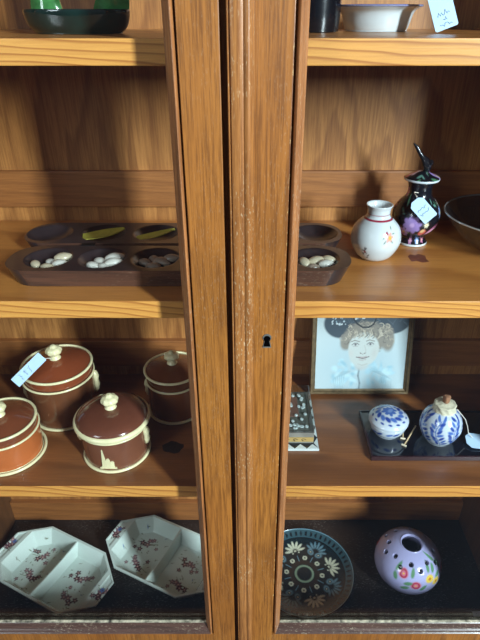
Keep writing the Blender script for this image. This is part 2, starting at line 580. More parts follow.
bm = bmesh.new(); add_prism(bm, PROF, EYE - .93, EYE + .25, 'Z')
cp('astragal', to_mesh(bm), M['astragal'], dr, smooth=True, label='raised worn moulding along the meeting edge of the doors')
# left door's hidden rebate closes the gap between the doors
cp('rebate', box_mesh(-.0232, -.0182, .4665, .4765, EYE - .93, EYE + .25), M['stile'], dl)
# keyhole
def keyhole(bm, cx, cz, s, y0, y1):
    pr = []
    for i in range(15):
        a = math.radians(-50 + 280 * i / 14)
        pr.append((cx + s * .50 * math.cos(a), cz + s * .42 + s * .50 * math.sin(a)))
    pr += [(cx - s * .50, cz - s * .9), (cx + s * .50, cz - s * .9)]
    add_prism(bm, pr, y0, y1, 'Y')
KX, KZ = .0174, EYE - .2915
bm = bmesh.new(); keyhole(bm, KX, KZ, .0090, .4542, .4560)
kp = cp('keyhole_plate', to_mesh(bm), M['worn_metal'], dr, label='small worn metal lining of the keyhole')
bm = bmesh.new(); keyhole(bm, KX, KZ - .0002, .0070, .4538, .4558)  # solid black insert; the darkness of the recess is only its colour
cp('keyhole', to_mesh(bm), M['hole'], dr, label='dark keyhole in the right door')

# ------------------------------------------------------------------ lidded canisters
def scallop(th, z): return 1 + .09 * math.cos(7 * th)
def finial_mesh(s):
    pr = smooth_prof([(0, 0), (.0085, 0), (.0088, .002), (.0066, .0045), (.0072, .0062), (.0122, .0090), (.0128, .0120), (.0100, .0150), (.0066, .0160), (.0050, .0172), (.0030, .0186), (0, .0188)], 3)
    return lathe([(r * s * .92, z * s * 1.3) for r, z in pr], 56, lambda th, z: 1 + (.035 * math.cos(8 * th + z * 200 / s) if .007 * s < z else 0))
def side_ornament(R, z, h):
    """small moulded lug hugging the wall: loop with a drop below"""
    pts = [(R - .0005, 0, h), (R + .0010, 0, h * .92), (R + .0018, 0, h * .74), (R + .0014, 0, h * .56), (R + .0020, 0, h * .36), (R + .0008, 0, h * .14), (R - .0005, 0, 0)]
    me = tube([(a, b, z + c) for a, b, c in pts], [.0022, .0042, .0050, .0038, .0046, .0036, .0016], 12)
    c = np.zeros(len(me.vertices) * 3); me.vertices.foreach_get('co', c); c = c.reshape(-1, 3)
    c[:, 1] *= 1.25
    me.vertices.foreach_set('co', c.ravel())
    return me
def canister(label, loc, Rb, hb, Rr, hl, Rl, ha, fin, bodycol, lidcol, rotz=0, protrude=False, ornaments=(0, PI), base_flare=.0025):
    t = thing('lidded_canister', label, 'canister', loc, rotz, 'brown and cream canisters on the lower shelf')
    bmt = plain('brown_glaze', bodycol, .22, var=.10, scale=35, coat=.5)
    lmt = plain('brown_lid_glaze', lidcol, .16, var=.10, scale=35, coat=.7)
    rw = Rr - .0025
    body = [(0, .001), (Rb - .004, .001), (Rb - .001, .004), (Rb - .0005, .012), ((Rb + rw) / 2 - .0005, hb * .5), (rw - .0005, hb), (rw - .006, hb), (rw - .006, hb - .01), (0, hb - .01)]
    link('body', lathe(body, 72), bmt, t, smooth=True)
    link('base_ring', join_meshes([torus(Rb + base_flare - .002, .0022, .0022, 72), torus(Rb - .003, .0024, .0024, 72)]), M['cream'], t, smooth=True)
    link('body_rim', torus(rw + .0002, .0016, hb - .0015, 72), M['cream'], t, smooth=True)
    # lid: collar between the two cream bands, then a shallow dome
    if protrude:
        lp = [(0, hb + .0005), (rw - .0005, hb + .0005), (Rl, hb + .003), (Rl, hl)]
    else:
        lp = [(0, hb + .0005), (rw - .002, hb + .0005), (rw - .0015, hb + .003), (Rl - .0015, hl)]
    n = 10
    R0 = lp[-1][0]
    for i in range(1, n + 1):
        a = i / n
        if protrude: lp.append((R0 * math.cos(a * PI / 2) ** .85, hl + (ha - hl) * math.sin(a * PI / 2)))
        else: lp.append((R0 * (1 - a) , hl + (ha - hl) * (1 - (1 - a) ** 1.5)))
    lp[-1] = (0, ha)
    lid = link('lid', lathe(lp, 72), lmt, t, smooth=True)
    if protrude:
        link('lid_rim', torus(Rl - .001, .0042, (hb + hl) / 2 + .002, 72, 12, 1.05), M['cream'], lid, smooth=True)
    else:
        link('lid_rim', torus(Rl - .0006, .0020, hl, 72), M['cream'], lid, smooth=True)
    link('finial', finial_mesh(fin), M['cream'], lid, loc=(0, 0, ha - .0022), smooth=True)
    for a in ornaments:
        link('side_ornament', side_ornament(rw - .0008, hb * .40, hb * .52), M['cream'], t, rot=(0, 0, a), smooth=True)
    return t, rw

BR1, BR2 = lin(128, 62, 42), lin(112, 48, 34)
c1, r1 = canister('tallest brown canister at the back left, paper tag tied to its knob', (-.2935, .6560, Z3), .0485, .0760, .0545, .0910, .0520, .1030, 1.0, lin(104, 62, 38), lin(136, 68, 40), ornaments=(math.radians(14), math.radians(188)))
c2, r2 = canister('orange-brown canister cut off by the left edge of the photo', (-.3490, .5660, Z3), .0470, .0470, .0500, .0600, .0468, .0690, .95, lin(184, 100, 52), lin(122, 66, 42), ornaments=(), base_flare=.0045)
c3, r3 = canister('squat dark maroon canister in front with spired relief under a domed lid', (-.1932, .5690, Z3), .0455, .0560, .0500, .0640, .0502, .0800, 1.0, lin(116, 70, 50), lin(106, 60, 44), protrude=True, ornaments=(math.radians(-12), math.radians(185)))
c4, r4 = canister('brown canister beside the left door stile, farthest right of the four', (-.1195, .6640, Z3), .0415, .0610, .0435, .0780, .0432, .0885, .95, lin(130, 74, 40), lin(112, 64, 38), ornaments=(math.radians(180),))

# cream relief of a spired building on the front canister, wrapped on its wall
def relief(polys, R, th0, z0, thick=.0016):
    bm = bmesh.new()
    for pl in polys:
        A, B = [], []
        for x, z in pl:
            th = th0 + x / R
            for lst, q in ((A, R - .0012), (B, R + thick)):
                lst.append(bm.verts.new((q * math.sin(th), -q * math.cos(th), z0 + z)))
        n = len(pl)
        for i in range(n): bm.faces.new((A[i], A[(i + 1) % n], B[(i + 1) % n], B[i]))
        bm.faces.new(A); bm.faces.new(B)
    return to_mesh(bm)
spire = [[(-.0115, 0), (.0115, 0), (.0115, .0022), (-.0115, .0022)],
         [(-.0085, .002), (.0090, .002), (.0090, .0045), (-.0085, .0045)],
         [(-.0080, .004), (-.0022, .004), (-.0026, .020), (-.0044, .036), (-.0056, .036), (-.0068, .020)],
         [(-.0024, .004), (.0034, .004), (.0034, .0165), (.0018, .0205), (-.0006, .0195), (-.0024, .016)],
         [(.0034, .004), (.0085, .004), (.0088, .0125), (.0062, .0150), (.0036, .0140)]]
link('spire_relief', relief(spire, r3 - .0022, math.radians(-2), .0075), M['cream'], c3, label='cream relief of a spired building')
lz = [[(.0045 * math.cos(a), .0085 * math.sin(a)) for a in [i * PI / 3 for i in range(6)]]]
link('medallion', relief(lz, r2 - .0018, math.radians(-3), .027, .002), M['cream'], c2, label='cream oval medallion')
br = [[(-.0006 + .002 * math.sin(k * .5), .012 + .0035 * k) for k in range(6)] + [(.0004 + .002 * math.sin(k * .5), .012 + .0035 * k) for k in range(5, -1, -1)]]
link('stem_relief', relief(br, r1 - .0035, math.radians(-9), .018, .001), plain('brown_relief', lin(130, 86, 60), .3), c1)

# ------------------------------------------------------------------ paper tags
def scribble(pts_lines, w=.0003, z=.0004):
    ms = []
    for ln in pts_lines: ms.append(tube([(x, y, z) for x, y in ln], w, 5))
    return join_meshes(ms)
def squiggle(x0, y0, L, amp, n, seed):
    rr = random.Random(seed)
    return [(x0 + L * i / n, y0 + amp * (rr.random() - .5) * (1.6 if i % 3 == 0 else 1)) for i in range(n + 1)]
def paper_tag(label, w, h, origin, ux, uy, lines, string=None, cut=.25, group='paper price tags'):
    """card in the local xy plane; ux, uy world directions of its width and length"""
    ux = Vector(ux).normalized(); uy = Vector(uy); uy = (uy - ux * uy.dot(ux)).normalized(); uz = ux.cross(uy)
    t = thing('paper_tag', label, 'tag', origin, 0, group)
    mw = Matrix((ux, uy, uz)).transposed().to_4x4()
    c = w * cut
    bm = bmesh.new()
    pr = [(-w / 2 + c * .3, 0), (w / 2 - c * .3, 0), (w / 2, c * .3), (w / 2, h - c), (w / 2 - c, h), (-w / 2 + c, h), (-w / 2, h - c), (-w / 2, c * .3)]
    add_prism(bm, pr, -.0003, .0003, 'Z')
    me = to_mesh(bm); me.transform(mw)
    link('card', me, M['tag'], t)
    if lines:
        s = scribble(lines); s.transform(mw)
        link('handwriting', s, M['ink'], t)
    if string:
        link('string', tube([Vector(p) - Vector(origin) for p in string], .0006, 6), M['string'], t, smooth=True)
    return t

# ------------------------------------------------------------------ divided dishes
LONG, HALF, ENDW, CH = .119, .0655, .0245, .067
def oct_w(u):
    a = abs(u)
    return HALF if a <= CH else HALF + (ENDW - HALF) * (a - CH) / (LONG - CH)
def dish_mesh(seed):
    us = np.unique(np.concatenate([np.linspace(-LONG, LONG, 190), [-CH, CH, -.004, .004, -.0012, .0012]]))
    H = .035
    k = (HALF - ENDW) / (LONG - CH); nrm = math.hypot(1, k)
    def edge(U, V):
        a, b = np.abs(U), np.abs(V)
        return np.minimum(np.minimum(HALF - b, (HALF - (a - CH) * k - b) / nrm), LONG - .020 - a)
    def topf(U, V):
        d = edge(U, V) - .004
        z = -np.clip(d * 2.4, 0, .0305)
        z = np.where(d < 0, 0, z)
        # divider wall
        dv = np.abs(U) - .0016
        zd = -.0012 - .0035 * (1 - (V / HALF) ** 2) - np.clip(dv, 0, 1) * 7.0
        z = np.maximum(z, zd) if True else z
        z = np.where(edge(U, V) < .004, 0, z)
        # ears dip a little inside their raised border
        ear = np.minimum(np.minimum((HALF - (np.abs(U) - CH) * k - np.abs(V)) / nrm, LONG - np.abs(U)), np.abs(U) - (LONG - .019))
        z = np.where(ear > .003, -.0022, z)
        return H + z
    def botf(U, V):
        d = edge(U, V) - .002
        return np.clip(H - .0032 - np.clip((d - .001) * 2.3, 0, .0318), 0.0, 1)
    me = field(us, oct_w, topf, botf, 130)
    co = np.zeros(len(me.vertices) * 3); me.vertices.foreach_get('co', co); co = co.reshape(-1, 3)
    P = Paint(co[:, 0], co[:, 1], lin(206, 220, 212))
    rr = random.Random(seed)
    plum, mauve, green, blue, grey = lin(88, 54, 64), lin(128, 98, 106), lin(120, 132, 104), lin(84, 118, 176), lin(150, 150, 140)
    def bouquet(cx, cy, s, rot):
        for i in range(5):
            a = rot + rr.uniform(-.5, .5) + (PI if i % 2 else 0)
            d = s * rr.uniform(.3, .9)
            P.line(cx, cy, cx + d * math.cos(a), cy + d * math.sin(a), .0007, green)
        for i in range(12):
            a = rot + rr.uniform(-1.2, 1.2) + (PI if i % 2 else 0); d = s * rr.uniform(.4, 1.0)
            P.leaf(cx + d * math.cos(a), cy + d * math.sin(a), .0055, a + .7, green if i % 3 else grey)
        for i in range(7):
            a = rot + (PI if i % 2 else 0) + rr.uniform(-.9, .9); d = s * (.12 + .12 * i)
            P.flower(cx + d * math.cos(a), cy + d * math.sin(a), .0074 - .0005 * i, 5, plum if i % 2 else mauve, lin(200, 160, 150), a)
    bouquet(-.058, .018, .030, .3); bouquet(-.048, -.024, .027, 2.9)
    bouquet(.042, .016, .028, .2); bouquet(.050, -.026, .028, 2.8)
    for cx, cy in ((-.110, 0), (.110, -.004)):
        bouquet(cx, cy, .017, PI / 2)
        P.flower(cx, cy + .008, .005, 5, blue, plum)
    for cx, cy in ((-.072, .047), (-.028, .046), (.020, .040), (.022, -.046), (.078, .018), (.012, .005), (-.020, -.004), (.066, -.008), (-.088, -.012), (.082, .040), (-.02, .03)):
        P.leaf(cx, cy, .006, rr.uniform(0, 3), blue if rr.random() > .55 else grey); P.line(cx, cy, cx + .004, cy + .003, .0005, green)
    set_cols(me, P.c)
    return me
PORC = painted('painted_porcelain', .22, .4)
d1 = link('divided_dish', dish_mesh(3), PORC, loc=(-.3640, .6130, Z4), rot=(0, 0, math.radians(-26.3)), smooth=True)
tag(d1, 'octagonal two-part floral porcelain dish at the far left of the bottom', 'dish', 'divided porcelain dishes')
d2 = link('divided_dish', dish_mesh(11), PORC, loc=(-.1640, .6415, Z4), rot=(0, 0, math.radians(-25.6)), smooth=True)
tag(d2, 'octagonal two-part floral porcelain dish partly hidden behind the left door stile', 'dish', 'divided porcelain dishes')

# ------------------------------------------------------------------ decorated dark plate
def plate_colour(th, s, V):
    x, y = V[:, 0], V[:, 1]
    P = Paint(x, y, lin(24, 38, 44))
    pale, blue, teal, brown = lin(216, 220, 196), lin(104, 138, 152), lin(56, 82, 90), lin(58, 48, 42)
    r = np.hypot(x, y)
    P.put(((r > .020) & (r < .030)).astype(float) * .7, brown)
    P.ring(0, 0, .0160, .0024, lin(150, 176, 150))
    P.put(((r > .0765) & (r < .0905)).astype(float), teal)
    P.ring(0, 0, .0760, .0010, lin(20, 26, 30)); P.ring(0, 0, .0905, .0009, blue)
    for i in range(52):
        a = 2 * PI * i / 52
        P.ellipse(.0832 * math.cos(a), .0832 * math.sin(a), .0050, .0026, a, lin(20, 28, 34), .3)
    for i in range(8):
        a = math.radians(106) + i * PI / 4
        ca, sa = math.cos(a), math.sin(a)
        if i % 2 == 0:
            bx, by = .050 * ca, .050 * sa
            for k in range(7):
                b = a + (k - 3) * .50
                P.ellipse(bx + .0125 * math.cos(b), by + .0125 * math.sin(b), .0095, .0028, b, pale, .35)
            P.ellipse(bx, by, .0026, .0026, 0, pale)
            for q in (-1, 1): P.ellipse(.046 * math.cos(a + q * .13), .046 * math.sin(a + q * .13), .0018, .0018, 0, pale)
        else:
            bx, by = .052 * ca, .052 * sa
            for k in range(7):
                b = a + (k - 3) * .42
                P.ellipse(bx + .0145 * math.cos(b), by + .0145 * math.sin(b), .0085, .0025, b, blue, .35)
            for q in (-1, 1):
                ex, ey = .049 * math.cos(a + q * .17), .049 * math.sin(a + q * .17)
                P.ellipse(ex, ey, .0082, .0064, a + q * .9, blue, .3); P.ellipse(ex, ey, .0034, .0034, 0, lin(26, 34, 40)); P.ellipse(ex, ey, .0017, .0017, 0, pale)
        a2 = a + .39
        P.ring(.0335 * math.cos(a2), .0335 * math.sin(a2), .0032, .0019, pale)
        P.line(.0275 * math.cos(a), .0275 * math.sin(a), .038 * math.cos(a), .038 * math.sin(a), .0012, blue)
    return P.c
pp = smooth_prof([(.0012, .0045), (.03, .0045), (.060, .0055), (.078, .0100), (.0915, .0172), (.0925, .0182), (.0915, .0188)], 18)
top_p = [(0, .0060)] + [(r, z + .0015) for r, z in pp if r < .0912]
prof_pl = [(0, 0), (.045, 0), (.060, .0022), (.078, .0070), (.0915, .0150), (.0928, .0172), (.0915, .0190)] + top_p[::-1]
pl = link('decorated_plate', lathe(prof_pl, 240, colour=plate_colour, zsub=1), painted('dark_plate_glaze', .22, .5), loc=(.1030, .6180, Z4), smooth=True)
# radial subdivision so the painted motifs are crisp
tag(pl, 'dark round plate with pale fan-shaped petal motifs beside the door stile', 'plate')

# ------------------------------------------------------------------ lavender pierced vase
def pom():
    a, b, c = .0605, .050, .047
    pts = [(0, .0012), (.030, .0012), (.034, 0), (.038, .002)]
    for i in range(121):
        ph = -1.05 + (PI / 2 - .33 + 1.05) * i / 120
        pts.append((a * math.cos(ph) ** .96, c + b * math.sin(ph)))
    pts = [p for i, p in enumerate(pts) if i < 4 or p[1] > .0025]
    r_, z_ = pts[-1]
    pts += [(r_ - .0012, z_ + .0012), (r_ - .0028, z_ + .0004), (r_ - .0034, z_ - .003), (r_ + .002, z_ - .012), (.03, z_ - .03), (.03, .012), (0, .010)]
    return pts, r_
pts, hr = pom()
me = lathe(pts, 300)
co = np.zeros(len(me.vertices) * 3); me.vertices.foreach_get('co', co); co = co.reshape(-1, 3)
holes = []
for k in range(8): holes.append((math.radians(-14 + 45 * k), .0860, .0042))
for k in range(8): holes.append((math.radians(8 + 45 * k), .0795, .0040))
rad = np.hypot(co[:, 0], co[:, 1]); th = np.arctan2(co[:, 0], -co[:, 1])
outer = (co[:, 2] > .002) & ((co[:, 2] < .047) & (rad > .035) | (co[:, 2] >= .047))
outer &= ~((rad < hr - .0005))
outer &= ~((rad < .0301) & (co[:, 2] < .075))
P = Paint(th * .052, co[:, 2], lin(172, 171, 212))
pk, yl, gr, rd = lin(206, 112, 136), lin(222, 190, 80), lin(96, 140, 104), lin(168, 56, 78)
for cx, cz in ((-.024, .074), (-.002, .058), (.060, .06), (-.11, .06)):
    P.ellipse(cx, cz, .0096, .0088, 0, pk, .3); P.ring(cx, cz, .0052, .0017, rd); P.ellipse(cx, cz, .0022, .0014, 0, lin(230, 180, 90))
for cx, cz in ((.022, .066), (.034, .056), (.14, .06)):
    P.ellipse(cx, cz, .0090, .0080, 0, yl, .3); P.ellipse(cx, cz, .003, .003, 0, lin(190, 120, 50))
for cx, cz, a in ((-.008, .077, 1.4), (-.036, .080, 1.2), (-.014, .060, .3), (.010, .052, .8), (.024, .082, 1.2), (.034, .078, .9), (.044, .088, 2.2), (-.036, .066, 2.0), (.04, .066, .4), (.052, .076, 1.2), (-.018, .050, .5)):
    P.leaf(cx, cz, .017, a, gr, .5)
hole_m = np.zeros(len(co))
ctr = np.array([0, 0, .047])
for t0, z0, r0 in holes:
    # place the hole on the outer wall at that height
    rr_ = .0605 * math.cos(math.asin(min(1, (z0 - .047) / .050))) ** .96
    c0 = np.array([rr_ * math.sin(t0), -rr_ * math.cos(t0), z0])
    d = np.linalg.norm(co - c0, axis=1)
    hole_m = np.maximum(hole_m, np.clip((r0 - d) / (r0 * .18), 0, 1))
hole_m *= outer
nrm = (co - ctr) / np.array([.0605 ** 2, .0605 ** 2, .05 ** 2]); nrm /= np.linalg.norm(nrm, axis=1)[:, None] + 1e-9
co2 = co - nrm * (hole_m * .007)[:, None]
me.vertices.foreach_set('co', co2.ravel())
P.put(hole_m, lin(40, 34, 40))  # dimples coloured dark in place of the shade inside real holes
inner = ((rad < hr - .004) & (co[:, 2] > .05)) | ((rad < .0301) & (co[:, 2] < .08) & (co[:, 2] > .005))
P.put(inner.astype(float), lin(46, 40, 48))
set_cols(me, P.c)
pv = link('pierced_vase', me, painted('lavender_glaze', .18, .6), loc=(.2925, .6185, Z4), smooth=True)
tag(pv, 'round lavender pierced vase painted with pink and yellow flowers', 'vase')

# small white card at the right, on the cabinet base
paper_tag('small white card lying on the dark bottom board near right glass edge', .0095, .024, (.409, .540, Z4 + .0006), (0, -1, 0), (1, 0, 0), [[(-.001, .007), (.001, .0075)]], cut=.05)
bpy.data.objects['paper_tag'].location = (.3960, .5440, Z4 + .0006)

# ------------------------------------------------------------------ game board with hollows
def board_half(x0, x1, hw, cups, rx, ry, H=.020, dep=.0125):
    L = (x1 - x0) / 2; cx = (x0 + x1) / 2
    us = L * np.sin(np.linspace(-PI / 2, PI / 2, 320)) * .5 + .5 * np.linspace(-L, L, 320)
    us[0], us[-1] = -L, L
    def w(u):
        e = L - abs(u)
        R = hw * 1.0
        q = 1.0 if e >= R else (1 - (1 - e / R) ** 2.4) ** (1 / 2.4)
        return max(hw * q, hw * .12)
    def topf(U, V):
        z = np.full(U.shape, H)
        for c in cups:
            d = np.sqrt(((U + cx - c) / rx) ** 2 + (V / ry) ** 2)
            z = np.minimum(z, np.where(d < 1, H - dep * np.clip(1 - d ** 2.6, 0, 1), H))
        e = np.minimum(1, (hw - np.abs(V)) / .0015)
        return z
    return field(us, w, topf, lambda U, V: np.zeros(U.shape), 60, shrink=.955), cx
bw = plain('dark_hardwood', lin(46, 37, 39), .28, var=.35, scale=30, coat=.6, bump=.15)
bside = wood('dark_hardwood_side', lin(84, 54, 42), lin(40, 28, 26), lin(104, 66, 48), 'X', freq=60, ring=.4, fibre=.5, rough=.35, coat=.4, wear=.12)
gb = thing('game_board', 'long dark wooden game board with two rows of scooped hollows', 'game board', (-.083, .61, Z2))
CUPF = [-.2365 + .0628 * k for k in range(6)]
CUPB = [-.2600 + .0690 * k for k in range(6)]
FY, BY = .5700, .6495
me, cx = board_half(-.283, .1180, .0365, CUPF, .0275, .0285)
for p in me.polygons:
    p.material_index = 1 if abs(p.normal.z) < .25 and p.center.z < .0202 and abs(p.center.y) > .0345 else 0
link('board_half', me, [bw, bside], gb, loc=(cx + .083, FY - .61, 0), smooth=True)
me, cx = board_half(-.290, .1190, .0365, CUPB, .0290, .0285, H=.0205)
for p in me.polygons:
    p.material_index = 1 if abs(p.normal.z) < .25 and abs(p.center.y) > .0345 else 0
link('board_half', me, [bw, bside], gb, loc=(cx + .083, BY - .61, 0), smooth=True)
for hx in (-.2, .05):
    link('hinge', box_mesh(-.008, .008, -.004, .004, .0192, .0206, .0004), M['dark_metal'], gb, loc=(hx + .083, .6099 - .61, 0))

# cowrie shells in the front hollows
def shell_mesh(seed):
    rr = random.Random(seed)
    pr = smooth_prof([(0, -1), (.35, -.9), (.70, -.45), (.78, .05), (.60, .55), (.30, .88), (0, 1)], 4)
    me = lathe(pr, 24, lambda th, z: 1 - .22 * math.exp(-(abs(abs(th) - 0)) * 5))
    c = np.zeros(len(me.vertices) * 3); me.vertices.foreach_get('co', c); c = c.reshape(-1, 3)
    c[:, 1] *= .78
    me.vertices.foreach_set('co', c.ravel())
    return me
SH = [shell_mesh(i) for i in range(3)]
smats = [plain('shell_' + n, c, .3, var=.18, scale=160, coat=.3) for n, c in (('cream', lin(184, 172, 146)), ('white', lin(196, 194, 184)), ('grey', lin(140, 124, 110)))]
def shell(label, x, y, z, s, ang, mi, lift=0, tilt=0, el=1.0):
    me = SH[mi].copy()
    o = link('shell', me, smats[mi], loc=(x, y, z), smooth=True)
    o.rotation_euler = (PI / 2 + tilt, 0, ang)
    o.scale = (s * .82, s * .82, s * el)
    return tag(o, label, 'shell', 'shells in the game board hollows')
def cupz(cx, x, y, s=0):
    d = math.hypot((x - cx) / .0275, (y - FY) / .0285)
    return Z2 + .020 - .0125 * max(0, 1 - d ** 2.6)
names = {0: 'leftmost front hollow', 1: 'second front hollow from the left', 2: 'front hollow beside the left door stile', 5: 'rounded right-hand end hollow'}
sets = {0: [(-.0135, -.008, .0078, .5, 0, 'round cream shell at the left of the'), (.0015, .002, .0082, .9, 1, 'white shell in the middle of the'), (.0150, .008, .0100, 1.9, 0, 'largest cream shell, at the right rear of the'), (.0025, -.0135, .0078, 1.4, 0, 'small cream shell nearest the front of the'), (.0155, -.008, .0082, 1.7, 1, 'white shell at the right front of the')],
        1: [(-.0095, -.009, .0080, 1.1, 1, 'white shell at the left front of the'), (-.0035, .003, .0092, .8, 1, 'narrow upright white shell at the left rear of the'), (.0045, -.0125, .0078, 1.0, 1, 'smallest white shell at the front of the'), (.0140, .006, .0112, 1.95, 1, 'longest white shell lying across the right of the'), (.0150, -.006, .0098, 1.95, 1, 'white shell at the right front of the')],
        2: [(-.0125, -.002, .0085, .9, 2, 'grey-brown shell at the left of the'), (-.0030, .007, .0092, .4, 2, 'upright grey-brown shell at the rear of the'), (.0075, .000, .0105, 1.1, 2, 'largest grey-brown shell in the middle of the'), (.0185, .004, .0088, 1.6, 2, 'grey-brown shell at the right of the'), (-.001, -.0135, .0085, 1.5, 2, 'flat grey-brown shell nearest the front of the')],
        5: [(-.0140, -.002, .0090, .3, 0, 'cream shell half behind the door stile in the'), (.0020, .004, .0105, 1.8, 0, 'largest cream shell in the middle of the'), (.0155, .005, .0082, 1.2, 0, 'tan shell at the far right of the'), (.0115, -.006, .0090, 1.7, 1, 'pale shell at the right front of the'), (-.004, -.011, .0070, 1.5, 2, 'small dark shell at the front of the')]}
for k, lst in sets.items():
    for dx, dy, s, ang, mi, lb in lst:
        x, y = CUPF[k] + dx, FY + dy
        shell(lb + ' ' + names[k], x, y, cupz(CUPF[k], x, y) + s * .60, s * 1.12, ang, mi)

# yellow-green slips in the back hollows
def slip(pts, w, label):
    n = len(pts)
    us = np.linspace(0, 1, n)
    bm = bmesh.new()
    rows = []
    for i, (x, y, z) in enumerate(pts):
        t = i / (n - 1)
        ww = w * (.55 + .6 * math.sin(PI * min(1, t * .9 + .1)) ** .8) * (1 - .75 * t ** 6)
        d = Vector(pts[min(i + 1, n - 1)]) - Vector(pts[max(i - 1, 0)])
        sd = Vector((-d.y, d.x, 0)).normalized()
        c = Vector((x, y, z))
        rows.append([bm.verts.new(c + sd * ww + Vector((0, 0, .0022))), bm.verts.new(c), bm.verts.new(c - sd * ww + Vector((0, 0, .0012))), bm.verts.new(c - sd * ww + Vector((0, 0, .0002))), bm.verts.new(c + Vector((0, 0, -.001))), bm.verts.new(c + sd * ww + Vector((0, 0, .0012)))])
    for a, b in zip(rows[:-1], rows[1:]):
        for j in range(6): bm.faces.new((a[j], a[(j + 1) % 6], b[(j + 1) % 6], b[j]))
    bm.faces.new(rows[0]); bm.faces.new(rows[-1])
    o = link('leaf', to_mesh(bm), plain('yellow_green_leaf', lin(176, 168, 70), .55, var=.15, scale=120), smooth=True)
    return tag(o, label, 'leaf', 'leaves in the game board')
def arc(x0, y0, z0, x1, y1, z1, bow, n=16):
    out = []
    for i in range(n):
        t = i / (n - 1)
        b = math.sin(PI * t)
        out.append((x0 + (x1 - x0) * t, y0 + (y1 - y0) * t - bow * b, z0 + (z1 - z0) * t))
    return out
ZB = Z2 + .0205
slip(arc(-.2150, .6370, ZB - .0020, -.1640, .6560, ZB + .0025, .004), .0105, 'broad curved yellow-green leaf lying in the second back hollow')
slip(arc(-.1440, .6310, ZB - .0015, -.0980, .6540, ZB + .0025, .003), .0060, 'slim yellow-green leaf in the back hollow beside the door stile')

# ------------------------------------------------------------------ small white vase
def shell_prof(pts, t=.0018, n=5):
    o = smooth_prof(pts, n)
    return o
def vase_white(th, s, V):
    P = Paint(th * .029, V[:, 2], lin(206, 212, 214))
    rd, pk = lin(150, 44, 66), lin(206, 120, 96)
    z = V[:, 2]
    outer = np.hypot(V[:, 0], V[:, 1]) > .0125
    P.put(((np.abs(z - .0492) < .0009) & outer).astype(float), rd)
    P.put(((np.abs(z - .0545) < .0005) & outer).astype(float) * .6, rd)
    P.flower(.0095, .0340, .0062, 6, lin(214, 160, 150), lin(204, 96, 60))
    P.ellipse(.0105, .0335, .0024, .0024, 0, lin(226, 170, 70)); P.ellipse(.0068, .0385, .0022, .0018, 0, rd)
    for x, zz, a in ((.003, .0335, .5), (.0135, .0285, 2.3), (.004, .029, 1.0), (.016, .0375, .2), (.0145, .043, 1.2)):
        P.leaf(x, zz, .0055, a, lin(108, 128, 112))
    dk = lin(60, 60, 66)
    P.line(-.021, .011, -.016, .021, .0007, dk)
    for x, zz, a in ((-.0205, .017, .3), (-.017, .014, 2.4), (-.0215, .0125, 2.0), (-.0145, .0105, .6), (-.018, .020, 1.4), (-.016, .0075, .2)):
        P.leaf(x, zz, .0052, a, dk)
    P.ellipse(-.0185, .0155, .0018, .0018, 0, lin(140, 70, 80))
    return P.c
wp = smooth_prof([(0, .001), (.013, .001), (.0165, .0006), (.0225, .006), (.0285, .017), (.0298, .0265), (.0270, .0375), (.0205, .0455), (.0150, .0500), (.0134, .0535), (.0136, .0590), (.0150, .0628), (.0156, .0640), (.0146, .0646), (.0126, .0625), (.0116, .055), (.018, .044), (.020, .02), (.01, .008), (0, .007)], 8)
wv = link('bud_vase', lathe(wp, 180, colour=vase_white), painted('white_glaze', .2, .5), loc=(.1568, .6195, Z2), smooth=True)
wv.scale = (1.03, 1.03, 1.06)
tag(wv, 'small round white vase with a pink neck band and flower sprig', 'vase')

# ------------------------------------------------------------------ black floral lidded vase
def floral_black(R, zs, seed, dens):
    def f(th, s, V):
        P = Paint(th * R, V[:, 2], lin(20, 20, 28))
        rr = random.Random(seed)
        pal = [lin(214, 130, 164), lin(164, 136, 200), lin(214, 206, 200), lin(206, 104, 94), lin(140, 168, 212), lin(220, 172, 180)]
        for i in range(dens * 2):
            P.leaf(rr.uniform(-PI, PI) * R, rr.uniform(*zs), rr.uniform(.005, .010), rr.uniform(0, 3), lin(70, 116, 84) if i % 2 else lin(92, 132, 120), .35)
        for i in range(dens):
            x, z = rr.uniform(-PI, PI) * R, rr.uniform(*zs)
            P.flower(x, z, rr.uniform(.005, .0085), rr.choice((5, 6, 8)), pal[i % 6], lin(222, 196, 90), rr.random())
        if R > .02:
            P.flower(-.012, .031, .0125, 8, lin(150, 126, 186), lin(190, 160, 210), .2)
            P.ellipse(.0035, .021, .0062, .0052, .5, lin(204, 92, 84), .3); P.ellipse(.003, .0235, .004, .003, .4, lin(222, 180, 130), .4)
            P.ellipse(.020, .0235, .0125, .0042, .55, lin(206, 120, 160), .3); P.ellipse(.019, .0225, .009, .0012, .55, lin(230, 196, 214), .4)
            P.flower(.0065, .0315, .0036, 6, lin(230, 222, 190), lin(200, 160, 60))
            P.put((V[:, 2] < .0028).astype(float), lin(206, 212, 214))
            P.flower(.002, .008, .005, 6, lin(120, 150, 200), lin(220, 210, 160)); P.flower(-.013, .007, .0045, 6, lin(190, 130, 170), lin(220, 190, 120)); P.flower(.016, .008, .0045, 5, lin(190, 120, 150), lin(220, 190, 120))
        return P.c
    return f
bvp = smooth_prof([(0, .001), (.016, .0005), (.0190, 0), (.0194, .0025), (.0180, .0045), (.0162, .0095), (.0200, .0145), (.0272, .0230), (.0302, .0330), (.0292, .0430), (.0232, .0530), (.0166, .0600), (.0148, .0655), (.0152, .0720), (.0168, .0770), (.0150, .0776), (.0130, .070), (0, .068)], 7)
bv = thing('lidded_vase', 'black floral vase with flanged lid and dark bird finial', 'vase', (.2185, .6690, Z2))
bv.scale = (1, 1, 1.07)
BLK = painted('black_floral_glaze', .2, .5)
link('body', lathe(bvp, 200, colour=floral_black(.03, (.012, .066), 5, 22)), BLK, bv, smooth=True)
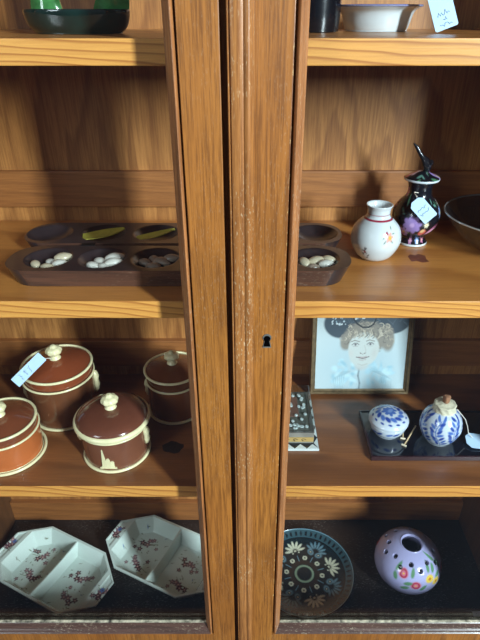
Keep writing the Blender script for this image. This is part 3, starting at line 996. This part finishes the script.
def lidc(th, s, V):
    c = floral_black(.018, (.081, .092), 9, 9)(th, s, V)
    c[(V[:, 2] < .0815)] = lin(206, 214, 220)
    return c
ld = link('lid', lathe(smooth_prof([(0, .0778), (.016, .0778), (.0208, .0788), (.0222, .0800), (.0218, .0822), (.0185, .0840), (.0135, .0856), (.0085, .0878), (.0050, .0892), (0, .0896)], 6), 120, colour=lidc), BLK, bv, smooth=True)
blkg = plain('black_glaze', lin(22, 22, 28), .18, var=.2, coat=.6)
body = tube([(.0035, 0, .0905), (.0040, -.001, .0950), (.0030, -.001, .1000), (.0005, 0, .1035), (-.0035, .001, .1075), (-.0075, .001, .1120), (-.0120, .002, .1185), (-.0165, .002, .1225)], [.0040, .0052, .0058, .0048, .0030, .0026, .0022, .0008], 12)
head = tube([(.0042, -.003, .0985), (.0062, -.0045, .1010), (.0072, -.0052, .1025), (.0076, -.0085, .1020)], [.0030, .0034, .0030, .0006], 10)
link('bird_finial', join_meshes([body, head]), blkg, ld, loc=(0, 0, -.0022), smooth=True)
# tag on the black vase
paper_tag('blue-white tag with handwriting tied round neck of the black floral vase', .0190, .0330, (.2265, .6320, Z2 + .0450), (.70, .0, .714), (-.60, .10, .80),
          [squiggle(-.006, .019, .012, .0026, 12, 1), squiggle(-.007, .012, .014, .0030, 16, 2)],
          string=[(.2050, .6350, Z2 + .0725), (.2040, .6430, Z2 + .0745), (.2060, .6510, Z2 + .0735), (.2120, .6535, Z2 + .0720)])

# ------------------------------------------------------------------ smoky bowl at the right
bowl = thing('glass_bowl', 'smoky grey glass bowl cut off by right edge on the middle shelf', 'bowl', (.3390, .6480, Z2))
smoke = pane_material('smoked_glass', (.72, .72, .75), 1.55, .04, .10, (.08, .08, .085))
bp_ = smooth_prof([(0, .0010), (.035, .0005), (.040, 0), (.050, .0050), (.066, .0180), (.078, .0320), (.0860, .0440), (.0870, .0455), (.0855, .0458), (.076, .0335), (.064, .0200), (.048, .0075), (.030, .0045), (0, .0045)], 6)
link('bowl_body', lathe(bp_, 120), smoke, bowl, smooth=True)
link('bowl_rim', torus(.0865, .0011, .0452, 120, 8), plain('rim_sheen', lin(196, 196, 190), .2, .3), bowl, smooth=True)
paper_tag('small grey-white tag lying inside the smoky glass bowl', .022, .030, (.3120, .6450, Z2 + .0090), (.75, -.62, .12), (.62, .75, .20), [squiggle(-.006, .012, .012, .002, 10, 5)])

# ------------------------------------------------------------------ top shelf: green dish, white bowl, tag
gd = thing('green_dish', 'dark green glazed dish with upright leaf-shaped sides on the top shelf', 'dish', (-.1690, .5950, Z1))
gd.scale = (1.07, 1.0, .86)
gmat = plain('bottle_green_glaze', lin(14, 34, 30), .10, var=.4, scale=40, coat=.8)
gleaf = plain('leaf_green_glaze', lin(60, 120, 62), .12, var=.5, scale=70, coat=.8)
def oval(pr, k=.55, n=2.6):
    me = lathe(pr, 80)
    c = np.zeros(len(me.vertices) * 3); me.vertices.foreach_get('co', c); c = c.reshape(-1, 3)
    c[:, 1] *= k
    me.vertices.foreach_set('co', c.ravel())
    return me
link('dish_body', oval(smooth_prof([(0, .001), (.036, 0), (.0405, .0015), (.045, .007), (.0475, .015), (.0485, .0225), (.0465, .0240), (.043, .0190), (.038, .0095), (.02, .0065), (0, .006)], 5)), gmat, gd, smooth=True)
def leaf_wall(x0, x1, y0, h, lean):
    us = np.linspace(-1, 1, 24)
    bm = bmesh.new(); rows = []
    for i in range(11):
        t = i / 10
        r = []
        for u in us[::2]:
            wdt = (x1 - x0) / 2 * (1 - .55 * t ** 2)
            x = (x0 + x1) / 2 + u * wdt + lean * t
            y = y0 + .006 * u * u + .010 * t * t * (1 if y0 > 0 else -1)
            z = .016 + h * t - .006 * abs(u) * t
            r.append((x, y, z))
        rows.append(r)
    A = [[bm.verts.new(p) for p in r] for r in rows]
    B = [[bm.verts.new((p[0], p[1] + .003, p[2])) for p in r] for r in rows]
    m, n = len(A), len(A[0])
    for G in (A, B):
        for i in range(m - 1):
            for j in range(n - 1): bm.faces.new((G[i][j], G[i][j + 1], G[i + 1][j + 1], G[i + 1][j]))
    for i in range(m - 1):
        for j in (0, n - 1): bm.faces.new((A[i][j], A[i + 1][j], B[i + 1][j], B[i][j]))
    for j in range(n - 1):
        for i in (0, m - 1): bm.faces.new((A[i][j], A[i][j + 1], B[i][j + 1], B[i][j]))
    return to_mesh(bm)
link('leaf_side', leaf_wall(-.0440, -.0130, .004, .045, -.004), gleaf, gd, smooth=True)
link('leaf_side', leaf_wall(.0130, .0480, -.004, .050, .010), gleaf, gd, smooth=True)

wb = thing('white_bowl', 'white porcelain bowl with blue inside on the top shelf', 'bowl', (.1400, .6720, Z1))
wm = plain('white_porcelain', lin(206, 212, 214), .2, var=.03, coat=.4)
link('bowl_body', lathe(smooth_prof([(0, .001), (.031, 0), (.034, .001), (.036, .006), (.0385, .0150), (.0415, .0200), (.0480, .0235), (.0475, .0245), (.0405, .0220), (.035, .015), (.030, .006), (0, .005)], 6), 96), wm, wb, smooth=True)
link('bowl_lining', lathe(smooth_prof([(.0455, .0240), (.0398, .0224), (.0345, .0158), (.0292, .0068), (0, .0058)], 6), 96), plain('blue_glaze', lin(52, 58, 120), .2, coat=.4), wb, smooth=True, label='deep blue inside of the bowl')
link('blue_rim', torus(.0476, .0010, .0242, 96, 8), plain('blue_rim_glaze', lin(88, 92, 156), .25, coat=.4), wb, smooth=True, label='thin violet-blue line round the rim')
dj = thing('dark_jar', 'near-black navy jar beside the white bowl, cut off by photo top', 'jar', (.0690, .6420, Z1 + .0008))
link('jar_body', lathe(smooth_prof([(0, .001), (.022, .0), (.025, .0015), (.0262, .02), (.0262, .055), (.0235, .066), (.015, .071), (.0145, .080), (.0165, .083), (.0130, .083), (.012, .074), (0, .07)], 5), 80), plain('navy_black_glaze', lin(8, 9, 16), .2, var=.2, coat=.3), dj, smooth=True)
paper_tag('white handwritten price tag standing beside the white bowl on the top shelf', .0225, .045, (.1965, .6000, Z1 + .0040), (.94, .0, .34), (-.32, .30, .92),
          [squiggle(-.006, .0145, .012, .004, 9, 8), squiggle(-.002, .0095, .004, .003, 4, 9), squiggle(-.006, .0045, .012, .004, 9, 10)], cut=.18)

# tag on the tall canister
fz = Z3 + .103
paper_tag('blue-white tag tied to the knob of the tallest brown canister', .0160, .052, (-.3330, .5990, Z3 + .0975), (.70, -.30, -.55), (.62, .52, .42),
          [squiggle(-.005, .012, .010, .0024, 12, 21), squiggle(-.004, .020, .008, .0024, 12, 22), squiggle(-.005, .028, .010, .003, 12, 23)],
          string=[(-.3060, .6220, Z3 + .1160), (-.3000, .6330, Z3 + .1165), (-.2960, .6420, Z3 + .1110), (-.2945, .6450, Z3 + .1075)], cut=.05)

# ------------------------------------------------------------------ framed portrait
LEAN = math.radians(13)
FW, FH, FD = .1640, .2050, .012
fp = thing('framed_portrait', 'framed tinted portrait of a woman wearing a flowered dark hat', 'picture', (.1810, .6920, Z3 + .0034))
fp.rotation_euler = (-LEAN, 0, 0)
gold = plain('dull_gold_frame', lin(104, 84, 56), .4, .35, .3, 150)
dkfr = plain('dark_frame', lin(60, 44, 34), .35, 0, .3, 150)
bm = bmesh.new()
frame_sweep(bm, -FW / 2, FW / 2, 0, FH, [(0, .002), (.0012, 0), (.0045, .0004), (.0062, .0030), (.0085, .0042), (.0090, .0100), (0, .0110)])
link('frame', to_mesh(bm), gold, fp)
bm = bmesh.new(); add_box(bm, -FW / 2 + .002, FW / 2 - .002, .0090, .0115, .002, FH - .002)
link('backing_board', to_mesh(bm), dkfr, fp)
# the print: thin card with the drawn likeness
PW, PH = FW - .0150, FH - .0150
nx, ny = 230, 300
gx = np.linspace(-PW / 2, PW / 2, nx); gz = np.linspace(.0080, .0080 + PH, ny)
X, Zg = np.meshgrid(gx, gz, indexing='ij')
def portrait(x, z):
    # drawing coordinates: zx across, zy downward in units of PW/372
    zx = (x + PW / 2) / PW * 372 + 33
    zy = 325 - (z - .0080) / PW * 372 * .93
    P = Paint(zx, zy, lin(186, 200, 202))
    rr = random.Random(4)
    P.ellipse(220, 250, 260, 190, 0, lin(176, 196, 202), .6)
    # ruffled collar and bodice
    for i in range(26):
        a = rr.uniform(0, 2 * PI)
        P.ellipse(170 + rr.uniform(-60, 30), 250 + rr.uniform(-45, 50), rr.uniform(14, 30), rr.uniform(8, 18), a, lin(*rr.choice(((166, 200, 212), (184, 212, 218), (150, 186, 200)))), .7)
        P.ellipse(290 + rr.uniform(-40, 60), 250 + rr.uniform(-45, 50), rr.uniform(14, 30), rr.uniform(8, 18), a, lin(*rr.choice(((166, 200, 212), (184, 212, 218), (156, 190, 202)))), .7)
    P.poly([(215, 238), (212, 270), (220, 300), (218, 330)], 5, lin(110, 124, 130), .7)
    P.ellipse(217, 236, 13, 9, 0, lin(120, 134, 140), .5)
    for q in range(6):
        P.poly([(120 + q * 6, 325), (110 + q * 9, 285 - q * 4), (150 + q * 6, 250)], 2.2, lin(140, 168, 178), .5)
        P.poly([(350 - q * 6, 325), (350 - q * 9, 285 - q * 4), (300 - q * 6, 250)], 2.2, lin(140, 168, 178), .5)
    # hat brim
    hat, hat2 = lin(62, 74, 84), lin(92, 106, 116)
    P.ellipse(235, 30, 178, 62, .02, hat, .12)
    P.ellipse(118, 68, 62, 50, .5, hat, .15); P.ellipse(352, 62, 66, 38, -.35, hat, .15)
    P.ellipse(225, -30, 120, 80, 0, hat2, .3)
    for q in range(30):
        a = rr.uniform(0, 1)
        P.poly([(70 + a * 330, 10 + rr.uniform(0, 55)), (95 + a * 330, 14 + rr.uniform(0, 60))], 1.8, hat2, .5)
    # hair
    hair = [lin(136, 130, 120), lin(166, 156, 140), lin(108, 104, 98), lin(190, 180, 162)]
    P.ellipse(240, 112, 100, 66, .05, hair[0], .2)
    P.ellipse(160, 128, 32, 44, .3, hair[0], .3); P.ellipse(322, 118, 32, 60, -.1, hair[0], .3)
    for q in range(120):
        a = rr.uniform(0, 2 * PI); rad_ = rr.uniform(.55, 1.0)
        cx_, cy_ = 240 + 104 * rad_ * math.cos(a), 112 + 62 * rad_ * math.sin(a)
        r0 = rr.uniform(5, 13); a0 = rr.uniform(0, 6)
        pts_ = [(cx_ + r0 * math.cos(a0 + k * .6), cy_ + r0 * .8 * math.sin(a0 + k * .6)) for k in range(6)]
        P.poly(pts_, 2.2, rr.choice(hair), .8)
    # neck, face
    skin = lin(192, 198, 194)
    P.ellipse(222, 222, 34, 30, 0, lin(186, 190, 188), .4)
    P.ellipse(228, 160, 66, 68, .0, skin, .10)
    P.ellipse(225, 190, 58, 44, .0, skin, .16)
    P.ellipse(272, 176, 18, 34, .2, lin(186, 184, 178), .9, .6)
    P.ellipse(178, 178, 14, 20, 0, lin(196, 190, 184), .9, .5)
    for q in range(26):
        x0 = 165 + q * 5.2
        P.poly([(x0, 92 + 8 * math.sin(q)), (x0 + 7, 104 + 4 * math.sin(q * 2.1)), (x0 - 2, 114 + 5 * math.sin(q * 1.7))], 2.6, rr.choice(hair), .75)
    dk = lin(104, 104, 106)
    for ex, ey, s in ((194, 143, 1), (254, 141, 1)):
        P.poly([(ex - 17, ey - 12), (ex - 4, ey - 17), (ex + 16, ey - 12)], 2.6, lin(120, 112, 104), .8)
        P.ellipse(ex, ey, 13, 6, 0, lin(190, 192, 190), .3)
        P.ellipse(ex, ey, 5.5, 5.5, 0, dk, .4)
        P.poly([(ex - 14, ey + 1), (ex - 5, ey - 6), (ex + 6, ey - 6), (ex + 14, ey)], 2.4, dk, .8)
        P.poly([(ex - 10, ey + 7), (ex + 10, ey + 7)], 1.6, lin(150, 146, 142), .6)
    P.poly([(231, 146), (236, 162), (238, 172)], 2.2, lin(172, 168, 162), .6)
    P.ellipse(217, 178, 4, 2.6, 0, lin(120, 112, 108)); P.ellipse(234, 178, 4, 2.6, 0, lin(120, 112, 108))
    P.poly([(214, 174), (225, 182), (238, 174)], 1.8, lin(150, 144, 140), .7)
    P.poly([(200, 193), (214, 196), (225, 199), (238, 196), (252, 191)], 2.6, lin(110, 92, 94), .9)
    P.poly([(210, 192), (225, 194), (242, 190)], 2.2, lin(160, 126, 126), .6)
    P.poly([(212, 204), (226, 206), (240, 202)], 2.4, lin(164, 140, 138), .6)
    P.poly([(208, 221), (226, 227), (246, 220)], 2.4, lin(168, 164, 158), .6)
    # hat underside arch and trimming
    P.poly([(180, 40), (195, 60), (218, 74), (242, 74), (262, 62), (275, 22), (282, 10)], 4, lin(40, 46, 54))
    for q in range(44):
        cx_, cy_ = (122 + rr.uniform(-28, 28), 44 + rr.uniform(-26, 22)) if q < 22 else (200 + rr.uniform(-26, 40), 26 + rr.uniform(-22, 16))
        P.ellipse(cx_, cy_, rr.uniform(3, 7), rr.uniform(2.5, 5), rr.uniform(0, 3), lin(*rr.choice(((214, 222, 224), (190, 204, 210), (150, 172, 184)))), .4)
    return P.c
V = np.stack([X.ravel(), np.full(X.size, .0050), Zg.ravel()], -1)
F = [(i * ny + j, (i + 1) * ny + j, (i + 1) * ny + j + 1, i * ny + j + 1) for i in range(nx - 1) for j in range(ny - 1)]
nV = len(V)
rim = [i * ny for i in range(nx)] + [(nx - 1) * ny + j for j in range(1, ny)] + [i * ny + ny - 1 for i in range(nx - 2, -1, -1)] + [j for j in range(ny - 2, 0, -1)]
V2 = np.concatenate([V, V[rim] + np.array([0, .0020, 0])])
for q in range(len(rim)):
    a, b = rim[q], rim[(q + 1) % len(rim)]
    F.append((a, nV + q, nV + (q + 1) % len(rim), b))
F.append(tuple(nV + q for q in range(len(rim))))
me = bpy.data.meshes.new('print'); me.from_pydata(V2.tolist(), [], F)
set_cols(me, portrait(V2[:, 0], V2[:, 2]))
link('portrait_print', me, painted('photographic_print', .45, .15), fp)

# ------------------------------------------------------------------ lacquer tray and what stands on it
tray = thing('lacquer_tray', 'dark navy lacquer tray with a maroon edge on the lower shelf', 'tray', (.2970, .5965, Z3))
lac = plain('navy_lacquer', lin(14, 18, 28), .10, var=.3, scale=20, coat=.8)
mar = plain('maroon_lacquer', lin(46, 22, 28), .2, var=.2, coat=.6)
TH = .0080
link('tray_top', box_mesh(-.1220, .1220, -.0480, .0480, .0030, TH - .0015, .0005), lac, tray)
bm = bmesh.new()
for a in ((-.1245, .1245, -.0505, -.0478), (-.1245, .1245, .0478, .0505), (-.1245, -.1218, -.0478, .0478), (.1218, .1245, -.0478, .0478)):
    add_box(bm, *a, 0, TH, .0006)
add_box(bm, -.1218, .1218, -.0478, .0478, 0, .0030)
link('tray_edge', to_mesh(bm), mar, tray)
ZT_ = Z3 + TH - .0015

def blue_white(R, seed, kind):
    def f(th, s, V):
        u = th * R
        P = Paint(u, V[:, 2] if kind != 'lid' else V[:, 1], lin(196, 206, 216))
        if kind == 'lid': P.x = V[:, 0]
        rr = random.Random(seed)
        b1, b2, b3 = lin(40, 70, 150), lin(74, 108, 178), lin(120, 150, 204)
        if kind == 'jar':
            for k in range(7):
                x0 = -PI * R + 2 * PI * R * k / 7 + .002
                pts_ = [(x0 + .006 * math.sin(q * .55 + k * .6), .006 + .0055 * q) for q in range(9)]
                P.poly(pts_, .0008, b2)
                for q in range(1, 9):
                    for sg in (-1, 1):
                        P.leaf(pts_[q][0] + sg * .0055, pts_[q][1] + .0020, .0122, (.75 if sg > 0 else PI - .75) + .35 * math.sin(q * 2 + k), (b1, b2)[(q + k) % 2], .46)
        elif kind == 'lid':
            for q in range(5): P.flower(rr.uniform(-.004, .004), rr.uniform(-.004, .004), .009, 5, b2, b1, q)
            for k in range(13):
                a = 2 * PI * k / 13
                P.leaf(.0165 * math.cos(a), .0165 * math.sin(a), .0135, a + .9, b1 if k % 2 else b2, .55)
                P.leaf(.0240 * math.cos(a + .2), .0240 * math.sin(a + .2), .0075, a + 1.6, b1, .4)
            P.leaf(.001, .002, .013, .9, b3, .6)
        else:
            for k in range(13):
                x0 = -PI * R + 2 * PI * R * (k + rr.random() * .4) / 13
                P.leaf(x0, rr.uniform(.006, .017), .0125, rr.uniform(-.5, .7), b1 if k % 2 else b2, .42)
        return P.c
    return f
BW = painted('blue_and_white_glaze', .2, .5)
bb = thing('trinket_box', 'round blue and white lidded porcelain box at the left of the tray', 'box', (.2060, .6010, ZT_))
link('box_base', lathe(smooth_prof([(0, .001), (.0165, .0005), (.0185, 0), (.0195, .002), (.0246, .0085), (.0268, .0155), (.0272, .0205), (.0250, .0210), (0, .0205)], 6), 140, colour=blue_white(.025, 3, 'box')), BW, bb, smooth=True)
lp = link('box_lid', lathe(smooth_prof([(0, .0212), (.0262, .0212), (.0286, .0222), (.0292, .0245), (.0286, .0268), (.0246, .0310), (.0175, .0350), (.0090, .0374), (0, .0380)], 9), 140, colour=blue_white(.028, 6, 'lid')), BW, bb, smooth=True)
gj = thing('ginger_jar', 'blue and white leafy porcelain jar with a cork stopper on the tray', 'jar', (.2775, .5850, ZT_))
link('jar_body', lathe(smooth_prof([(0, .001), (.0150, .0005), (.0172, 0), (.0185, .0020), (.0248, .0110), (.0292, .0230), (.0296, .0320), (.0268, .0430), (.0210, .0515), (.0158, .0555), (.0150, .0570), (0, .0570)], 9), 200, colour=blue_white(.029, 8, 'jar')), BW, gj, smooth=True)
link('jar_neck', lathe(smooth_prof([(0, .0560), (.0150, .0560), (.0156, .0580), (.0150, .0630), (.0152, .0655), (.0140, .0668), (.0110, .0672), (.0060, .0690), (0, .0692)], 5), 60, lambda th, z: 1 + .03 * math.cos(9 * th + z * 500)), plain('cloth_cap', lin(204, 196, 170), .8, var=.15, scale=200, bump=.6), gj, smooth=True, label='cream cloth wrapping on the neck')
link('cork_stopper', lathe(smooth_prof([(0, .0682), (.0040, .0684), (.0048, .0720), (.0052, .0765), (.0040, .0795), (0, .0800)], 5), 30, lambda th, z: 1 + .14 * math.cos(3 * th + 1)), plain('cork', lin(150, 104, 74), .85, var=.25, scale=300, bump=.5), gj, smooth=True, label='small brown cork')
# tag and string of the jar
paper_tag('blue-white tag lying on the tray tied to the blue and white jar', .0260, .050, (.3650, .5690, ZT_ + .0030), (.15, 1, .20), (-1, .22, .08), [squiggle(-.005, .012, .010, .002, 10, 31), squiggle(-.005, .019, .009, .002, 10, 32)],
          string=[(.3255, .5780, ZT_ + .0075), (.3190, .5800, ZT_ + .0150), (.3160, .5830, ZT_ + .0260), (.3120, .5850, ZT_ + .0360), (.3040, .5850, ZT_ + .0460), (.2950, .5830, ZT_ + .0570)])
# two pale picks on the tray
def pick(a, b, label):
    t = thing('wooden_pick', label, 'pick', a, 0, 'pale picks on the tray')
    d = Vector(b) - Vector(a)
    link('stick', tube([(0, 0, 0), d * .5, d], [.0010, .0011, .0009], 8), plain('pale_wood', lin(214, 184, 140), .6), t, smooth=True)
    n = d.normalized().cross(Vector((0, 0, 1)))
    link('tip', tube([-n * .0035, n * .0035], .0015, 8), plain('pale_tip', lin(222, 206, 178), .6), t, smooth=True)
    return t
pick((.2260, .5830, ZT_ + .0015), (.2390, .6350, ZT_ + .0012), 'pale wooden pick lying straight back between the box and jar')
pick((.2240, .5690, ZT_ + .0015), (.2510, .6070, ZT_ + .0045), 'pale wooden pick slanting up towards the blue and white jar')

# ------------------------------------------------------------------ glass-topped box on a zigzag base
gbx = thing('glass_case', 'small glass-topped case with gold strip on zigzag-edged base beside door stile', 'case', (.0640, .6180, Z3))
blk = plain('black_inlay', lin(26, 28, 34), .25, coat=.5)
wht = plain('white_inlay', lin(214, 222, 220), .3, coat=.3)
BX0, BX1, BY0, BY1, BH = -.052, .0365, -.052, .062, .004
link('base_plate', box_mesh(BX0, BX1, BY0, BY1, 0, BH, .0005), blk, gbx)
bm = bmesh.new()
def tri(p):
    A = [bm.verts.new((x, y, BH + .0005)) for x, y in p]; B = [bm.verts.new((x, y, BH - .0004)) for x, y in p]
    for i in range(3): bm.faces.new((A[i], A[(i + 1) % 3], B[(i + 1) % 3], B[i]))
    bm.faces.new(A); bm.faces.new(B[::-1])
n = 5; st = (BY1 - BY0) / n
for i in range(n): tri([(BX1 - .0065, BY0 + st * (i + .5)), (BX1 - .0005, BY0 + st * i + .0005), (BX1 - .0005, BY0 + st * (i + 1) - .0005)])
n = 5; st = (BX1 - BX0) / n
for i in range(n): tri([(BX0 + st * (i + .5), BY0 + .0090), (BX0 + st * i + .0005, BY0 + .0005), (BX0 + st * (i + 1) - .0005, BY0 + .0005)])
add_box(bm, BX0, BX1, BY0 - .0006, BY0 + .0004, .0002, BH, 0)
link('zigzag_inlay', to_mesh(bm), wht, gbx, label='white zigzag inlay along the edges')
cx0, cx1, cy0, cy1 = -.050, .0295, -.0410, .0540
link('case_body', box_mesh(cx0, cx1, cy0, cy1, BH, .024, .0012), plain('grey_case', lin(150, 146, 136), .25, .2, .2, coat=.4), gbx)
link('gold_strip', box_mesh(cx0 + .0005, cx1 - .0005, cy0 - .0010, cy0 + .001, .0080, .0160, .0003), plain('gold_strip', lin(206, 170, 104), .35, .3), gbx, label='gold strip with dark scrollwork')
sc = []
for k in range(5):
    x = -.034 + k * .012
    sc.append(tube([(x + .0036 * math.cos(a) * (1 - a / 9), cy0 - .0011, .0120 + .0020 * math.sin(a)) for a in [i * .7 for i in range(8)]], .0005, 5))
link('scrollwork', join_meshes(sc), blk, gbx)
lidm = link('glass_lid', box_mesh(cx0 - .001, cx1 + .001, cy0 - .001, cy1 + .001, .0250, .0400, .0035), pane_material('case_glass', (.86, .9, .9)), gbx, label='clear bevelled glass lid')
bm = bmesh.new()
frame_in = [(cx0, cx1, cy0, cy0 + .004), (cx0, cx1, cy1 - .004, cy1), (cx1 - .005, cx1, cy0 + .004, cy1 - .004), (cx0, cx0 + .005, cy0 + .004, cy1 - .004)]
for a in frame_in: add_box(bm, *a, .0240, .0250)
link('lid_mount', to_mesh(bm), M['worn_metal'], gbx)
rr = random.Random(3)
ms = []
for k in range(44):
    m_ = torus(.0017, .0011, 0, 12, 6)
    m_.transform(Matrix.Translation((rr.uniform(cx0 + .02, cx1 - .010), cy0 + (.008 if k < 16 else rr.uniform(.02, .08)) + rr.uniform(0, .008), .0264)))
    ms.append(m_)
link('glint_beads', join_meshes(ms), wht, gbx, smooth=True)  # scattered white rings stand in for glints in the glass lid
link('velvet_pad', box_mesh(-.030, .010, -.006, .040, .0241, .0258, .0006), plain('brown_velvet', lin(132, 92, 76), .9), gbx)
